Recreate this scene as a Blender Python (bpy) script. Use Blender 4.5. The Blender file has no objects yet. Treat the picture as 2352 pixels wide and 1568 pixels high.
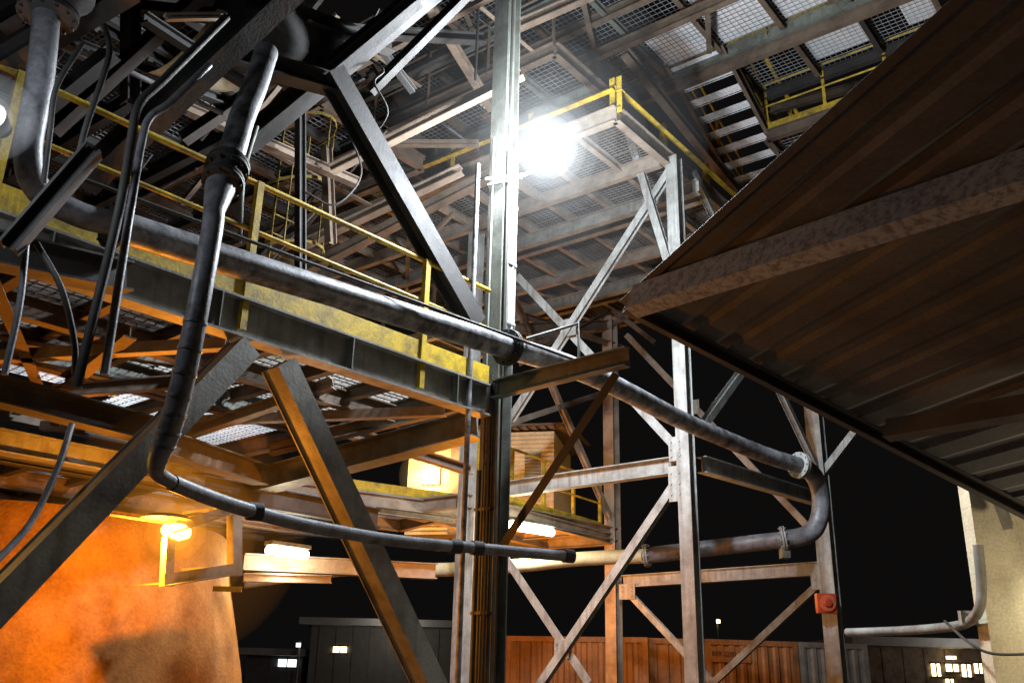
import bpy, math, random
from mathutils import Vector, Matrix
random.seed(7)
S = bpy.context.scene
COL = S.collection
# ------------------------------------------------------------ camera
F_PX = 2150.0; CX, CY = 1176.0, 784.0
TH = math.radians(19.85); RO = math.radians(1.36)
CAM = Vector((0, 0, 1.6))
Fv = Vector((0, math.cos(TH), math.sin(TH)))
R0 = Vector((1, 0, 0)); U0 = Vector((0, -math.sin(TH), math.cos(TH)))
Rv = R0*math.cos(RO) + U0*math.sin(RO)
Uv = U0*math.cos(RO) - R0*math.sin(RO)
cam = bpy.data.cameras.new("camera"); cam.lens = F_PX/2352*36; cam.sensor_width = 36
cam.clip_end = 2000
co = bpy.data.objects.new("camera", cam); COL.objects.link(co)
M = Matrix((Rv, Uv, -Fv)).transposed().to_4x4(); M.translation = CAM
co.matrix_world = M
S.camera = co
S.view_settings.view_transform = 'Standard'; S.view_settings.look = 'None'; S.view_settings.exposure = 0

# survey sights: bearing measured on the photograph, resolved on a real plane of the site
def ray(px, py): return Fv + Rv*((px-CX)/F_PX) + Uv*((CY-py)/F_PX)
def Yp(px, py, y): d = ray(px, py); return CAM + d*(y/d.y)
def Zp(px, py, z): d = ray(px, py); return CAM + d*((z-CAM.z)/d.z)
def Pp(px, py, p0, n): d = ray(px, py); return CAM + d*((p0-CAM).dot(n)/d.dot(n))
A = Vector((.62, .785, 0)).normalized(); B = Vector((-A.y, A.x, 0)); UP = Vector((0, 0, 1))

# ------------------------------------------------------------ materials
def nt(name):
    m = bpy.data.materials.new(name); m.use_nodes = True
    return m, m.node_tree, m.node_tree.nodes['Principled BSDF']
def paint(name, col, rough=.5, metal=0., dirt=(.05, .04, .032), amt=.5, scale=2.5, bump=.25, fine=40, lo=.42, hi=.68, streak=0.):
    m, t, b = nt(name); n = t.nodes; l = t.links
    tc = n.new('ShaderNodeTexCoord')
    n1 = n.new('ShaderNodeTexNoise'); n1.inputs['Scale'].default_value = scale; n1.inputs['Detail'].default_value = 9; n1.inputs['Roughness'].default_value = .68
    n2 = n.new('ShaderNodeTexNoise'); n2.inputs['Scale'].default_value = fine; n2.inputs['Detail'].default_value = 4
    l.new(tc.outputs['Object'], n1.inputs['Vector']); l.new(tc.outputs['Object'], n2.inputs['Vector'])
    mr = n.new('ShaderNodeMapRange'); mr.inputs[1].default_value = lo; mr.inputs[2].default_value = hi; mr.inputs[3].default_value = 0; mr.inputs[4].default_value = amt
    l.new(n1.outputs['Fac'], mr.inputs[0])
    mx = n.new('ShaderNodeMixRGB'); mx.inputs[1].default_value = (*col, 1); mx.inputs[2].default_value = (*dirt, 1)
    l.new(mr.outputs[0], mx.inputs[0])
    src = mx.outputs[0]
    if streak:
        mp_ = n.new('ShaderNodeMapping'); mp_.inputs['Scale'].default_value = (14, 14, .8); l.new(tc.outputs['Object'], mp_.inputs['Vector'])
        n3 = n.new('ShaderNodeTexNoise'); n3.inputs['Scale'].default_value = 1.0; n3.inputs['Detail'].default_value = 5; l.new(mp_.outputs[0], n3.inputs['Vector'])
        m3 = n.new('ShaderNodeMapRange'); m3.inputs[1].default_value = .5; m3.inputs[2].default_value = .7; m3.inputs[3].default_value = 0; m3.inputs[4].default_value = streak; l.new(n3.outputs['Fac'], m3.inputs[0])
        x3 = n.new('ShaderNodeMixRGB'); x3.inputs[2].default_value = (.10, .055, .03, 1); l.new(m3.outputs[0], x3.inputs[0]); l.new(src, x3.inputs[1]); src = x3.outputs[0]
    m2 = n.new('ShaderNodeMixRGB'); m2.blend_type = 'MULTIPLY'; m2.inputs[0].default_value = .5
    mr2 = n.new('ShaderNodeMapRange'); mr2.inputs[1].default_value = .3; mr2.inputs[2].default_value = .7; mr2.inputs[3].default_value = .55; mr2.inputs[4].default_value = 1.1
    l.new(n2.outputs['Fac'], mr2.inputs[0]); l.new(src, m2.inputs[1]); l.new(mr2.outputs[0], m2.inputs[2])
    l.new(m2.outputs[0], b.inputs['Base Color'])
    mr3 = n.new('ShaderNodeMapRange'); mr3.inputs[3].default_value = rough-.12; mr3.inputs[4].default_value = min(1, rough+.3)
    l.new(n1.outputs['Fac'], mr3.inputs[0]); l.new(mr3.outputs[0], b.inputs['Roughness'])
    b.inputs['Metallic'].default_value = metal
    bp = n.new('ShaderNodeBump'); bp.inputs['Strength'].default_value = bump; bp.inputs['Distance'].default_value = .01
    l.new(n2.outputs['Fac'], bp.inputs['Height']); l.new(bp.outputs[0], b.inputs['Normal'])
    return m
def emit(name, col, s):
    m, t, b = nt(name); b.inputs['Base Color'].default_value = (.8, .8, .8, 1)
    b.inputs['Emission Color'].default_value = (*col, 1); b.inputs['Emission Strength'].default_value = s
    return m
WHITE = paint("white_painted_steel", (.44, .465, .45), .5, dirt=(.14, .115, .095), amt=.75, streak=.5)
GREY = paint("grey_green_painted_steel", (.20, .215, .185), .5, dirt=(.045, .038, .032), amt=.8, streak=.4)
LGREY = paint("worn_grey_painted_steel", (.32, .315, .285), .5, dirt=(.09, .075, .06), amt=.8, streak=.4)
PRIM = paint("pale_primer_steel", (.37, .31, .25), .5, dirt=(.10, .065, .045), amt=.8)
DARK = paint("dirty_black_steel", (.045, .042, .04), .62, dirt=(.016, .014, .012), amt=.8)
BROWN = paint("rusty_brown_steel", (.17, .125, .09), .6, dirt=(.045, .028, .018), amt=.8)
YEL = paint("safety_yellow_paint", (.66, .45, .03), .45, dirt=(.09, .07, .035), amt=.9, scale=4)
YELD = paint("faded_yellow_paint", (.36, .25, .05), .55, dirt=(.06, .05, .03), amt=.9, scale=4)
GALV = paint("galvanised_grating", (.42, .43, .45), .4, .3, dirt=(.12, .10, .09), amt=.7, scale=1.2)
GALD = paint("dusty_brown_grating", (.27, .245, .22), .5, .2, dirt=(.08, .06, .045), amt=.8, scale=1.2)
PIPE = paint("dusty_pipe_steel", (.40, .41, .44), .4, .1, dirt=(.05, .048, .048), amt=.9, scale=6, lo=.38, hi=.62)
RUB = paint("worn_black_rubber_pipe", (.22, .22, .24), .38, dirt=(.04, .04, .045), amt=.85, scale=7)
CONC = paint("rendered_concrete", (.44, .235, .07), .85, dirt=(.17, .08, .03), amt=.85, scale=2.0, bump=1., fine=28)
SHEET = paint("roof_sheet_underside", (.105, .105, .105), .65, dirt=(.055, .052, .05), amt=.75, scale=1.5)
ROOFB = paint("awning_edge_steel", (.09, .08, .07), .6, dirt=(.04, .03, .025), amt=.7)
MOTT = paint("flaking_purlin_paint", (.44, .44, .44), .65, dirt=(.2, .18, .165), amt=.9, scale=22, fine=60, lo=.46, hi=.6)
CREAM = paint("cream_wall_paint", (.66, .60, .42), .7, dirt=(.28, .23, .15), amt=.5, scale=3)
ORANGE = paint("container_orange_paint", (.36, .18, .07), .5, dirt=(.12, .065, .035), amt=.85, scale=1.2, streak=.5)
BLUEG = paint("container_grey_paint", (.33, .34, .33), .5, dirt=(.1, .09, .08), amt=.6)
PALE = paint("pale_building_cladding", (.36, .38, .39), .6, dirt=(.2, .2, .2), amt=.4)
DIM = paint("dull_building_cladding", (.16, .165, .17), .6, dirt=(.08, .08, .08), amt=.4)
RED = paint("siren_red", (.55, .07, .025), .4, amt=.2)
REDL = paint("siren_horn_red", (.7, .16, .06), .4, amt=.2)
BLACKP = paint("black_marking_paint", (.02, .02, .02), .5)
GROUND = paint("compacted_gravel", (.07, .06, .05), .9, scale=.6, bump=1, fine=15)
PALESHEET = paint("white_sheet", (.88, .9, .93), .6, dirt=(.45, .45, .45), amt=.4)
E_WH = emit("floodlight_glow", (.85, .93, 1), 90)
E_OR = emit("sodium_glow", (1, .45, .04), 22)
E_FL = emit("fluorescent_glow", (1, .92, .66), 14)
E_WIN = emit("lit_window_glow", (1, .75, .35), 5)
E_WIN2 = emit("cool_window_glow", (.75, .95, .9), 2.0)

# ------------------------------------------------------------ mesh builder
class MB:
    def __init__(s): s.v = []; s.f = []; s.sm = []
    def add(s, vs, fs, smooth=False):
        o = len(s.v); s.v += [Vector(v) for v in vs]
        for f in fs: s.f.append([i+o for i in f]); s.sm.append(smooth)
    def prism(s, prof, p1, p2, up=UP, smooth=False):
        p1 = Vector(p1); p2 = Vector(p2); t = (p2-p1).normalized()
        if abs(t.dot(up)) > .97: up = A
        side = t.cross(up).normalized(); u = side.cross(t)
        n = len(prof)
        vs = [p1+side*a+u*b for a, b in prof]+[p2+side*a+u*b for a, b in prof]
        fs = [[i, (i+1) % n, n+(i+1) % n, n+i] for i in range(n)]
        s.add(vs, fs, smooth); s.add(vs, [list(range(n))[::-1], list(range(n, 2*n))])
        return s
    def tube(s, pts, r, n=16, cap=True):
        pts = [Vector(p) for p in pts]; rs = r if isinstance(r, (list, tuple)) else [r]*len(pts)
        t0 = (pts[1]-pts[0]).normalized(); a = t0.orthogonal().normalized(); vs = []
        for i, p in enumerate(pts):
            t = (pts[min(i+1, len(pts)-1)]-pts[max(i-1, 0)]).normalized()
            a = (a-t*a.dot(t)).normalized(); b = t.cross(a)
            for k in range(n):
                w = 2*math.pi*k/n; vs.append(p+(a*math.cos(w)+b*math.sin(w))*rs[i])
        m = len(pts)
        fs = [[i*n+k, i*n+(k+1) % n, (i+1)*n+(k+1) % n, (i+1)*n+k] for i in range(m-1) for k in range(n)]
        s.add(vs, fs, True)
        if cap: s.add(vs[:n], [list(range(n))[::-1]]); s.add(vs[-n:], [list(range(n))])
        return s
    def box(s, c, sx, sy, sz, ax=None):
        c = Vector(c); x, y, z = ax or (Vector((1, 0, 0)), Vector((0, 1, 0)), UP)
        vs = [c+x*sx/2*i+y*sy/2*j+z*sz/2*k for i in (-1, 1) for j in (-1, 1) for k in (-1, 1)]
        s.add(vs, [[0, 1, 3, 2], [4, 6, 7, 5], [0, 4, 5, 1], [2, 3, 7, 6], [0, 2, 6, 4], [1, 5, 7, 3]]); return s
    def flange(s, c, ax, r, th, bolts=8):
        c = Vector(c); ax = Vector(ax).normalized()
        for sg in (-1, 1):
            s.tube([c+ax*(sg*.006), c+ax*(sg*(.006+th))], r, 24)
        q = ax.orthogonal().normalized(); w = ax.cross(q)
        for i in range(bolts):
            an = 2*math.pi*i/bolts; p = c+(q*math.cos(an)+w*math.sin(an))*r*.86
            s.tube([p-ax*(th+.03), p+ax*(th+.03)], .011, 6)
        return s
def rect(w, h): return [(-w/2, -h/2), (w/2, -h/2), (w/2, h/2), (-w/2, h/2)]
def Hs(w, d, tf=.016, tw=.012):
    a, b, c, e = w/2, d/2, tw/2, d/2-tf
    return [(-a, -b), (a, -b), (a, -e), (c, -e), (c, e), (a, e), (a, b), (-a, b), (-a, e), (-c, e), (-c, -e), (-a, -e)]
def Ls(a, t=.01): return [(0, 0), (a, 0), (a, t), (t, t), (t, a), (0, a)]
def Cs(w, d, t=.01): return [(0, -d/2), (w, -d/2), (w, -d/2+t), (t, -d/2+t), (t, d/2-t), (w, d/2-t), (w, d/2), (0, d/2)]
def smooth(pts, k=6):
    P = [Vector(p) for p in pts]; P = [P[0]*2-P[1]]+P+[P[-1]*2-P[-2]]; out = []
    for i in range(1, len(P)-2):
        for j in range(k):
            t = j/k; a, b, c, d = P[i-1:i+3]
            out.append(.5*((2*b)+(c-a)*t+(2*a-5*b+4*c-d)*t*t+(3*b-a-3*c+d)*t**3))
    out.append(P[-2]); return out
def mkobj(name, mb, mat, origin=None):
    xs = [v.x for v in mb.v]; ys = [v.y for v in mb.v]; zs = [v.z for v in mb.v]
    o = Vector(((min(xs)+max(xs))/2, (min(ys)+max(ys))/2, min(zs)))
    me = bpy.data.meshes.new(name); me.from_pydata([v-o for v in mb.v], [], mb.f)
    me.polygons.foreach_set('use_smooth', mb.sm); me.materials.append(mat); me.update()
    ob = bpy.data.objects.new(name, me); ob.location = o; COL.objects.link(ob); return ob
def tag(ob, label, cat, group=None):
    ob["label"] = label; ob["category"] = cat
    if group: ob["group"] = group
    return ob
def top(name, mb, mat, label, cat, group=None): return tag(mkobj(name, mb, mat), label, cat, group)
def thing(name, base, label, cat, group=None):
    e = bpy.data.objects.new(name, None); e.location = base; e.empty_display_size = .2; COL.objects.link(e)
    return tag(e, label, cat, group)
def part(par, name, mb, mat, label=None):
    ob = mkobj(name, mb, mat)
    base = par.location.copy(); q = par.parent
    while q: base += q.location; q = q.parent
    ob.parent = par; ob.location = ob.location-base
    if label: ob["label"] = label
    return ob
def lamp(name, loc, col, w, r=.1, par=None):
    l = bpy.data.lights.new(name, 'POINT'); l.color = col; l.energy = w; l.shadow_soft_size = r
    o = bpy.data.objects.new(name, l); o.location = loc; COL.objects.link(o)
    if par: o.parent = par; o.location = Vector(loc)-par.location
    return o

# ------------------------------------------------------------ ground, sky
gm = MB(); gm.add([(-600, -600, 0), (600, -600, 0), (600, 600, 0), (-600, 600, 0)], [[0, 1, 2, 3]])
go = mkobj("ground", gm, GROUND); go["kind"] = "structure"
w = bpy.data.worlds.new("World"); S.world = w; w.use_nodes = True
bg = w.node_tree.nodes['Background']; bg.inputs[0].default_value = (.33, .3, .29, 1); bg.inputs[1].default_value = .012

# ------------------------------------------------------------ columns
def xy(px, y): p = Yp(px, 1566, y); return Vector((p.x, p.y, 0))
C1 = xy(1122, 9.5); C2 = xy(1597, 13.0); C3 = xy(1925, 17.2); C4 = xy(1412, 19.6); C5 = xy(1055, 15.5)
def base_plate(mb, c, s=.45): mb.box(c+UP*.015, s, s, .03, (A, B, UP))
mc = thing("main_steel_column", C1, "tall grimy steel column carrying a bright floodlight", "column")
m = MB(); m.prism(Hs(.22, .24, .02, .014), C1, C1+UP*12.5, A); part(mc, "shaft", m, GREY)
m = MB(); base_plate(m, C1); part(mc, "base_plate", m, GREY)
side = C1-B*.15
m = MB(); m.tube([side+UP*4.9+A*.02, side+UP*7.1+A*.02], .022, 10)
for z in (5.2, 5.9, 6.6): m.box(side+UP*z, .14, .05, .03, (A, B, UP))
part(mc, "conduit", m, WHITE)
m = MB(); m.tube([side+UP*4.7-A*.06, side+UP*12-A*.06], .016, 8); part(mc, "conduit", m, GREY)
m = MB(); m.tube([side+UP*.3-A*.1, side+UP*12-A*.1], .012, 8); part(mc, "conduit", m, DARK)
for dx, r_, z1 in ((-.05, .018, 4.6), (.03, .014, 7.5), (.09, .02, 3.6)):
    m = MB(); m.tube([C1-A*.15+B*dx+UP*.2, C1-A*.15+B*dx+UP*z1], r_, 8)
    for z in (1.2, 2.2, 3.2): m.box(C1-A*.14+B*dx+UP*z, .04, .07, .03, (A, B, UP))
    part(mc, "conduit", m, DARK if dx < 0 else GREY)
m = MB(); m.box(side+UP*6.2+A*.02, .12, .012, 2.3, (A, B, UP)); part(mc, "cover_strip", m, WHITE)
for z in (4.3, 4.42, 4.54, 3.9, 3.78, 3.66):
    for s in (-.05, .05):
        m = MB(); p = C1-A*.13+B*s+UP*z; m.tube([p+A*.02, p-A*.02], .014, 6); part(mc, "bolt", m, GREY)

# ------------------------------------------------------------ tower
tw = thing("steel_tower", C2, "white painted braced steel tower under the overhead platform", "tower")
for c, s, h, mt in ((C2, .2, 9.45, WHITE), (C3, .27, 9.4, WHITE), (C4, .25, 9.3, PRIM), (C5, .21, 9.3, WHITE)):
    m = MB(); m.prism(Hs(s, s, .016, .012), c, c+UP*h, A); base_plate(m, c); part(tw, "column", m, mt)
def br(pl, a, b, prof, mat=WHITE, par=tw, nm="brace", up=None, off=0.):
    p0, n = pl; p0 = p0+n*off
    m = MB(); m.prism(prof, Pp(*a, p0, n), Pp(*b, p0, n), up or n); return part(par, nm, m, mat)
n54 = (C4-C5).cross(UP).normalized(); F54 = (C5, n54)
n34 = (C4-C3).cross(UP).normalized(); F34 = (C3, n34)
n25 = (C5-C2).cross(UP).normalized(); F25 = (C2, n25)
n23 = (C3-C2).cross(UP).normalized(); F23 = (C2, n23)
Hb = Hs(.13, .2, .013, .01); H1 = Hs(.12, .11, .012, .01); L1 = Ls(.1, .01)
br(F25, (1538, 395), (1172, 965), H1, off=-.03); br(F25, (1182, 640), (1560, 1050), Ls(.13), off=.06)
br(F25, (1172, 1122), (1568, 1066), Hs(.16, .24), nm="beam", up=UP)
br(F25, (1556, 1106), (1240, 1575), H1, off=-.03); br(F25, (1150, 1280), (1345, 1575), Ls(.13), off=.06)
br(F25, (1430, 255), (1535, 600), H1, off=-.1)
br(F23, (1612, 1066), (1900, 1152), Hs(.16, .24), mat=WHITE, nm="beam", up=UP)
br(F23, (1608, 985), (1760, 775), H1); br(F23, (1780, 875), (1885, 1095), H1)
br(F23, (1590, 395), (1650, 520), H1)
br(F34, (1440, 770), (1880, 1235), H1, mat=PRIM); br(F34, (1432, 1335), (1900, 1304), Hs(.16, .24), nm="beam", up=UP)
br(F34, (1436, 1352), (1650, 1580), H1); br(F34, (1892, 1330), (1625, 1580), H1, mat=LGREY)
br(F34, (1890, 1085), (1975, 975), H1)
br(F54, (1178, 680), (1405, 1200), H1, mat=PRIM); br(F54, (1085, 1160), (1420, 1228), Hs(.16, .26), nm="beam", up=UP, mat=PRIM)
br(F54, (1080, 760), (1420, 745), Hb, nm="beam", up=UP, mat=BROWN)
br(F54, (1405, 900), (1075, 1010), L1, mat=PRIM)
for pq in (((1190, 830), (1430, 690)), ((1200, 720), (1440, 800)), ((1380, 760), (1500, 700)), ((1370, 690), (1500, 790))):
    br(F34 if pq[0][0] > 1300 else F54, *pq, L1, mat=BROWN)
def gusset(pl, px, py, w=.4, h=.4, off=-.09, par=tw):
    m = MB(); p0, n = pl; c = Pp(px, py, p0+n*off, n); s = n.cross(UP).normalized()
    m.box(c, w, .014, h, (s, n, UP))
    for i in (-1, 1):
        for j in (-1, 0, 1):
            q = c+s*(i*w*.3)+UP*(j*h*.3); m.tube([q-n*.025, q+n*.025], .014, 6)
    part(par, "gusset_plate", m, WHITE)
gusset(F25, 1552, 1110, .22, .5); gusset(F25, 1552, 1030, .22, .35); gusset(F34, 1440, 1358, .35, .3); gusset(F34, 1885, 1330, .35, .35)
gusset(F25, 1305, 752, .3, .3, -.02); gusset(F34, 1590, 935, .3, .3); gusset(F25, 1290, 1490, .25, .25, 0)

# ------------------------------------------------------------ decks
def grating(mb, o, u, v, lu, lv, su=.06, sv=.1, d=.028, t=.006):
    k = int(lv/su)
    for i in range(k+1):
        p = o+v*(i*lv/k); mb.prism(rect(t, d), p, p+u*lu)
    k = int(lu/sv)
    for i in range(k+1):
        p = o+u*(i*lu/k)+UP*.008; mb.prism(rect(t, .01), p, p+v*lv)
def railing(par, pts, h=1.08, post=1.5, mat=YEL, r=.024, toe=True, mid=True, toeh=.14):
    for a, b in zip(pts, pts[1:]):
        m = MB(); t = MB()
        a = Vector(a); b = Vector(b); L = (b-a).length; n = max(1, round(L/post)); d = (b-a).normalized()
        m.tube([a+UP*h, b+UP*h], r, 10)
        if mid: m.tube([a+UP*h*.52, b+UP*h*.52], r*.8, 10)
        for i in range(n+1):
            p = a+d*(L*i/n); m.prism(Ls(.06, .008), p-UP*.1, p+UP*(h+.0), d)
        if toe: t.prism(rect(.008, toeh), a+UP*toeh/2, b+UP*toeh/2)
        part(par, "handrail", m, mat)
        if toe: part(par, "toe_plate", t, mat)
def deck(par, o, u, v, lu, lv, bm=GREY, jm=BROWN, d=.22, ju=1.1, jv=2.3, gm=GALV, su=.06, sv=.1, skip=(), gd=.028, pu=2.2, pv=1.2):
    z = UP*(-d/2-.02)
    for a, b in ((o, o+u*lu), (o+v*lv, o+u*lu+v*lv), (o, o+v*lv), (o+u*lu, o+u*lu+v*lv)):
        m = MB(); m.prism(Hs(.13, d), a+z, b+z); part(par, "edge_beam", m, bm)
    k = round(lu/ju)
    for i in range(1, k):
        m = MB(); p = o+u*(lu*i/k)-UP*.1; m.prism(Hs(.09, .14), p+v*.07, p+v*(lv-.07)); part(par, "joist", m, jm if i % 3 else bm)
    k = max(1, round(lv/jv))
    for i in range(1, k):
        m = MB(); p = o+v*(lv*i/k)-UP*(d/2+.06); m.prism(Hs(.12, d*.9), p+u*.07, p+u*(lu-.07)); part(par, "cross_beam", m, jm)
    nu = max(1, round(lu/pu)); nv = max(1, round(lv/pv))
    for i in range(nu):
        for j in range(nv):
            if (i, j) in skip: continue
            m = MB(); grating(m, o+u*(lu*i/nu+.02)+v*(lv*j/nv+.02), u, v, lu/nu-.04, lv/nv-.04, su, sv, gd)
            part(par, "grating_panel", m, gm)
def sheet(par, o, u, v, a0, a1, b0, b1, z=.05):
    m = MB(); m.box(o+u*(a0+a1)/2+v*(b0+b1)/2+UP*z, a1-a0, b1-b0, .01, (u, v, UP)); part(par, "cover_or_lit_patch_sheet", m, PALESHEET)
O2 = Zp(1415, 242, 9.6)
d2 = thing("overhead_platform", O2-UP*9.6+UP*9.3, "high steel platform with grating floor and yellow toe plate", "platform")
deck(d2, O2, B, A, 8.2, 7.2, bm=PRIM, jm=PRIM, su=.07, sv=.1, gd=.02, ju=.82, jv=1.45, gm=GALD, d=.27)
def kneerail(a, b):
    m = MB(); d = (b-a).normalized(); m.prism(Ls(.1, .01), a+UP*.24, b+UP*.24); part(d2, "toe_plate", m, YEL)
    m = MB(); L = (b-a).length; k = round(L/1.5)
    for i in range(k+1):
        p = a+d*(L*i/k)-d.cross(UP)*.02; m.prism(Ls(.09, .01), p-UP*.12, p+UP*.5, d)
    part(d2, "handrail", m, YEL)
kneerail(O2+B*8.2, O2); kneerail(O2, O2+A*4.5)
m = MB(); a = O2+B*4.2-UP*.42; m.prism(Ls(.08), a, a+B*3.4+A*3.4); part(d2, "brace", m, BROWN)
m = MB(); a = O2-UP*.42+A*3.6+B*.1; m.prism(Ls(.08), a, a+B*3+A*3.4); part(d2, "brace", m, BROWN)
for v0 in (2.2, 5.0):
    m = MB(); a = O2+A*v0-UP*.42; m.prism(Hs(.14, .24), a-B*.2, a+B*8.3); part(d2, "girder", m, LGREY)
# hung catwalk just below the platform's far side
O7 = Zp(1130, 720, 8.2)
d7 = thing("hung_catwalk", O7, "rusty catwalk hung beneath the overhead platform", "walkway")
deck(d7, O7, B, A, 4.6, 1.4, bm=PRIM, jm=BROWN, d=.2, ju=.75, jv=3, su=.09, sv=.1, gd=.016, gm=GALD)
m = MB()
for i in range(4): p = O7+B*(.1+1.45*i); m.prism(Ls(.06), p, p+UP*1.2)
part(d7, "hanger", m, BROWN)
# upper deck (z 12.5), cell grid 1.15 x 1.1
Q = Zp(1465, 95, 12.5)
d3 = thing("upper_gallery", Q, "highest steel gallery of grimy beams and open grating", "gallery")
cu_, cv_ = 1.15, 1.1
deck(d3, Q-B*cu_*6-A*cv_*3, B, A, cu_*14, cv_*4, bm=GREY, jm=BROWN, d=.2, ju=cu_, jv=2*cv_, su=.1, sv=.1, gd=.012, pu=cu_*2, pv=cv_)
deck(d3, Q-B*cu_*6+A*(cv_+.15), B, A, cu_*5, 1.5, bm=DARK, jm=BROWN, d=.2, ju=cu_, jv=3, su=.1, sv=.1, gd=.012, pu=cu_, pv=1.5)
for (i, j, fu, fv) in ((-1, 0, 1, 1), (-2, 0, 1, 1), (-2, -1, 1, 1), (-3, -1, 1, 1), (-3, 0, 1, 1), (-3, 1.14, 1, 1.2), (-4, 1.14, .5, 1.2), (1, -1, .5, .6), (3, 0, .4, .9), (4, -2, .7, .5), (6, 0, .4, .7), (5, -1, .5, .4), (0, -3, .6, .5), (-1, -2, .9, .5)):
    a = Q+B*(i*cu_+.06)+A*(j*cv_+.06); sheet(d3, a, B, A, 0, (cu_-.12)*fu, 0, (cv_-.12)*fv)  # some smaller sheets are added to imitate brightly lit grating
railing(d3, [Q-B*6.8+A*1.1, Q+B*9.2+A*1.1], 1.0, 1.6, YELD)
for i in range(7):
    m = MB(); a = Q+B*(-5+2.2*i)-A*3.2-UP*.3; m.prism(Ls(.09), a, a+A*3.9+B*1.8); part(d3, "brace", m, BROWN)
for v0, z0, mt in ((1.1, .4, BROWN), (-.6, .45, BROWN), (-2.2, .5, GREY)):
    m = MB(); a = Q-B*6.5+A*v0-UP*z0; m.prism(Hs(.12, .2), a, a+B*15.5); part(d3, "girder", m, mt)
O4 = Zp(1160, 150, 11.0)
d4 = thing("service_gallery", O4, "narrow service gallery with rusty beams and bright grating", "gallery")
deck(d4, O4-B*1.0, B, A, 8.0, 2.4, bm=BROWN, jm=GREY, d=.24, ju=.9, jv=1.2, su=.09, sv=.1, gd=.016, skip=((2, 0),))
for s_ in ((.4, 1.1, .2, .9), (2.1, 2.6, 1.3, 2.1), (3.4, 4.2, .3, .8), (4.6, 5.0, 1.4, 2.2), (5.8, 6.6, .4, 1.0)): sheet(d4, O4, B, A, *s_)  # white sheets added to stand in for bright lit patches of grating
railing(d4, [O4-B*1.0, O4+B*7.0], 1.0, 1.4, BROWN)
O8 = Zp(1760, 300, 11.6)
d8 = thing("stair_landing", O8, "grating stair landing behind the awning edge", "landing")
deck(d8, O8, -B, A, 4.5, 3, bm=BROWN, jm=GREY, d=.22, ju=.9, jv=1.5, su=.1, sv=.1, gd=.014)
railing(d8, [O8, O8-B*4.5], 1.0, 1.2)
O5 = Zp(735, 190, 8.9)
d5 = thing("machinery_floor", O5, "grimy grating floor hung with beams below the machinery", "gallery")
deck(d5, O5-A*2.7, B, A, 5.5, 2.6, bm=DARK, jm=DARK, d=.26, ju=.9, jv=1.3, su=.1, sv=.1, gd=.02, gm=GALV, skip=((1, 0),))
O6 = Zp(700, 300, 9.8)
d6 = thing("machinery_floor", O6, "second grimy grating floor crossing behind the machinery", "gallery")
deck(d6, O6-A*.5-B*1.0, B, A, 6.5, 2.2, bm=BROWN, jm=DARK, d=.24, ju=.8, jv=1.1, su=.1, sv=.1, gd=.016, gm=GALV, skip=((0, 1),))
# stairs
st = thing("access_stair", Zp(1690, 440, 11.0), "open grating stair climbing between the high platforms", "stairs")
s0 = Zp(1530, 150, 12.5); s1 = s0+A*3.2-UP*1.5
wS = -B*1.1
for o in (Vector((0, 0, 0)), wS):
    m = MB(); m.prism(Cs(.07, .24), s0+o, s1+o); part(st, "stringer", m, BROWN)
for i in range(9):
    m = MB(); p = s0+(s1-s0)*((i+.5)/9)-A*.12; m.box(p+wS*.5+A*.12+UP*.012, 1.0, .2, .006, (B, A, UP)); grating(m, p+wS*.02, wS.normalized(), A, 1.06, .25, .05, .1, .014); part(st, "tread", m, PALESHEET)
for o in (Vector((0, 0, 0)), wS):
    m = MB(); m.tube([s0+o+UP, s1+o+UP], .024, 10); m.tube([s0+o+UP*.5, s1+o+UP*.5], .02, 8)
    for i in range(4): p = s0+(s1-s0)*(i/3)+o; m.prism(Ls(.06), p, p+UP)
    part(st, "handrail", m, YEL)

# ------------------------------------------------------------ near walkway (z 4.6)
AW = Vector((.66, .751, 0)).normalized(); BW = Vector((-AW.y, AW.x, 0))
WP = (C1-AW*.16, BW)          # vertical plane of the walkway's near beam
def W(px, py, off=0.): return Pp(px, py, WP[0]+BW*off, WP[1])
wk = thing("access_walkway", C1-AW*2+UP*4.3, "walkway with deep grey beam, yellow toe plate and handrail", "walkway")
e0 = W(1095, 915); zB = e0.z; e0 = C1-AW*.17+UP*zB; e1 = e0-AW*9.5
m = MB(); m.prism(Hs(.17, .34, .02, .012), e0, e1); part(wk, "main_beam", m, LGREY)
for i in range(7):
    p = e0-AW*(.5+1.35*i); m = MB(); m.box(p-BW*.05, .012, .07, .3, (AW, BW, UP)); part(wk, "stiffener", m, GREY)
m = MB(); m.prism(rect(.01, .19), e0+UP*.285-BW*.03, e1+UP*.285-BW*.03); part(wk, "toe_plate", m, YEL)
m = MB()
zt = UP*.19
for hh, r in ((1.06, .026), (.62, .02)): m.tube([e0+zt+UP*hh, e1+zt+UP*hh], r, 12)
for i in range(5):
    p = e0-AW*(1.0+2.0*i)-BW*.06; m.prism(Ls(.06, .01), p-UP*.1, p+zt+UP*1.06, AW)
part(wk, "handrail", m, YEL)
deckO = e1+UP*.2+BW*.1
deck(wk, deckO, AW, BW, 9.4, 2.3, bm=GREY, jm=BROWN, jv=1.15, ju=.7, su=.085, sv=.1, gd=.02, gm=GALD)
deck(wk, deckO+BW*2.5+AW*3.2, AW, BW, 6.2, 2.3, bm=BROWN, jm=BROWN, jv=9, ju=.9, su=.085, sv=.1, skip=((1, 1),), gd=.02)
for i in range(3):
    m = MB(); a = e0-AW*(.3+2.6*i)-UP*.16+BW*.3; m.prism(Ls(.1), a, a-AW*2.3+BW*4.2); part(wk, "brace", m, PRIM)
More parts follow.
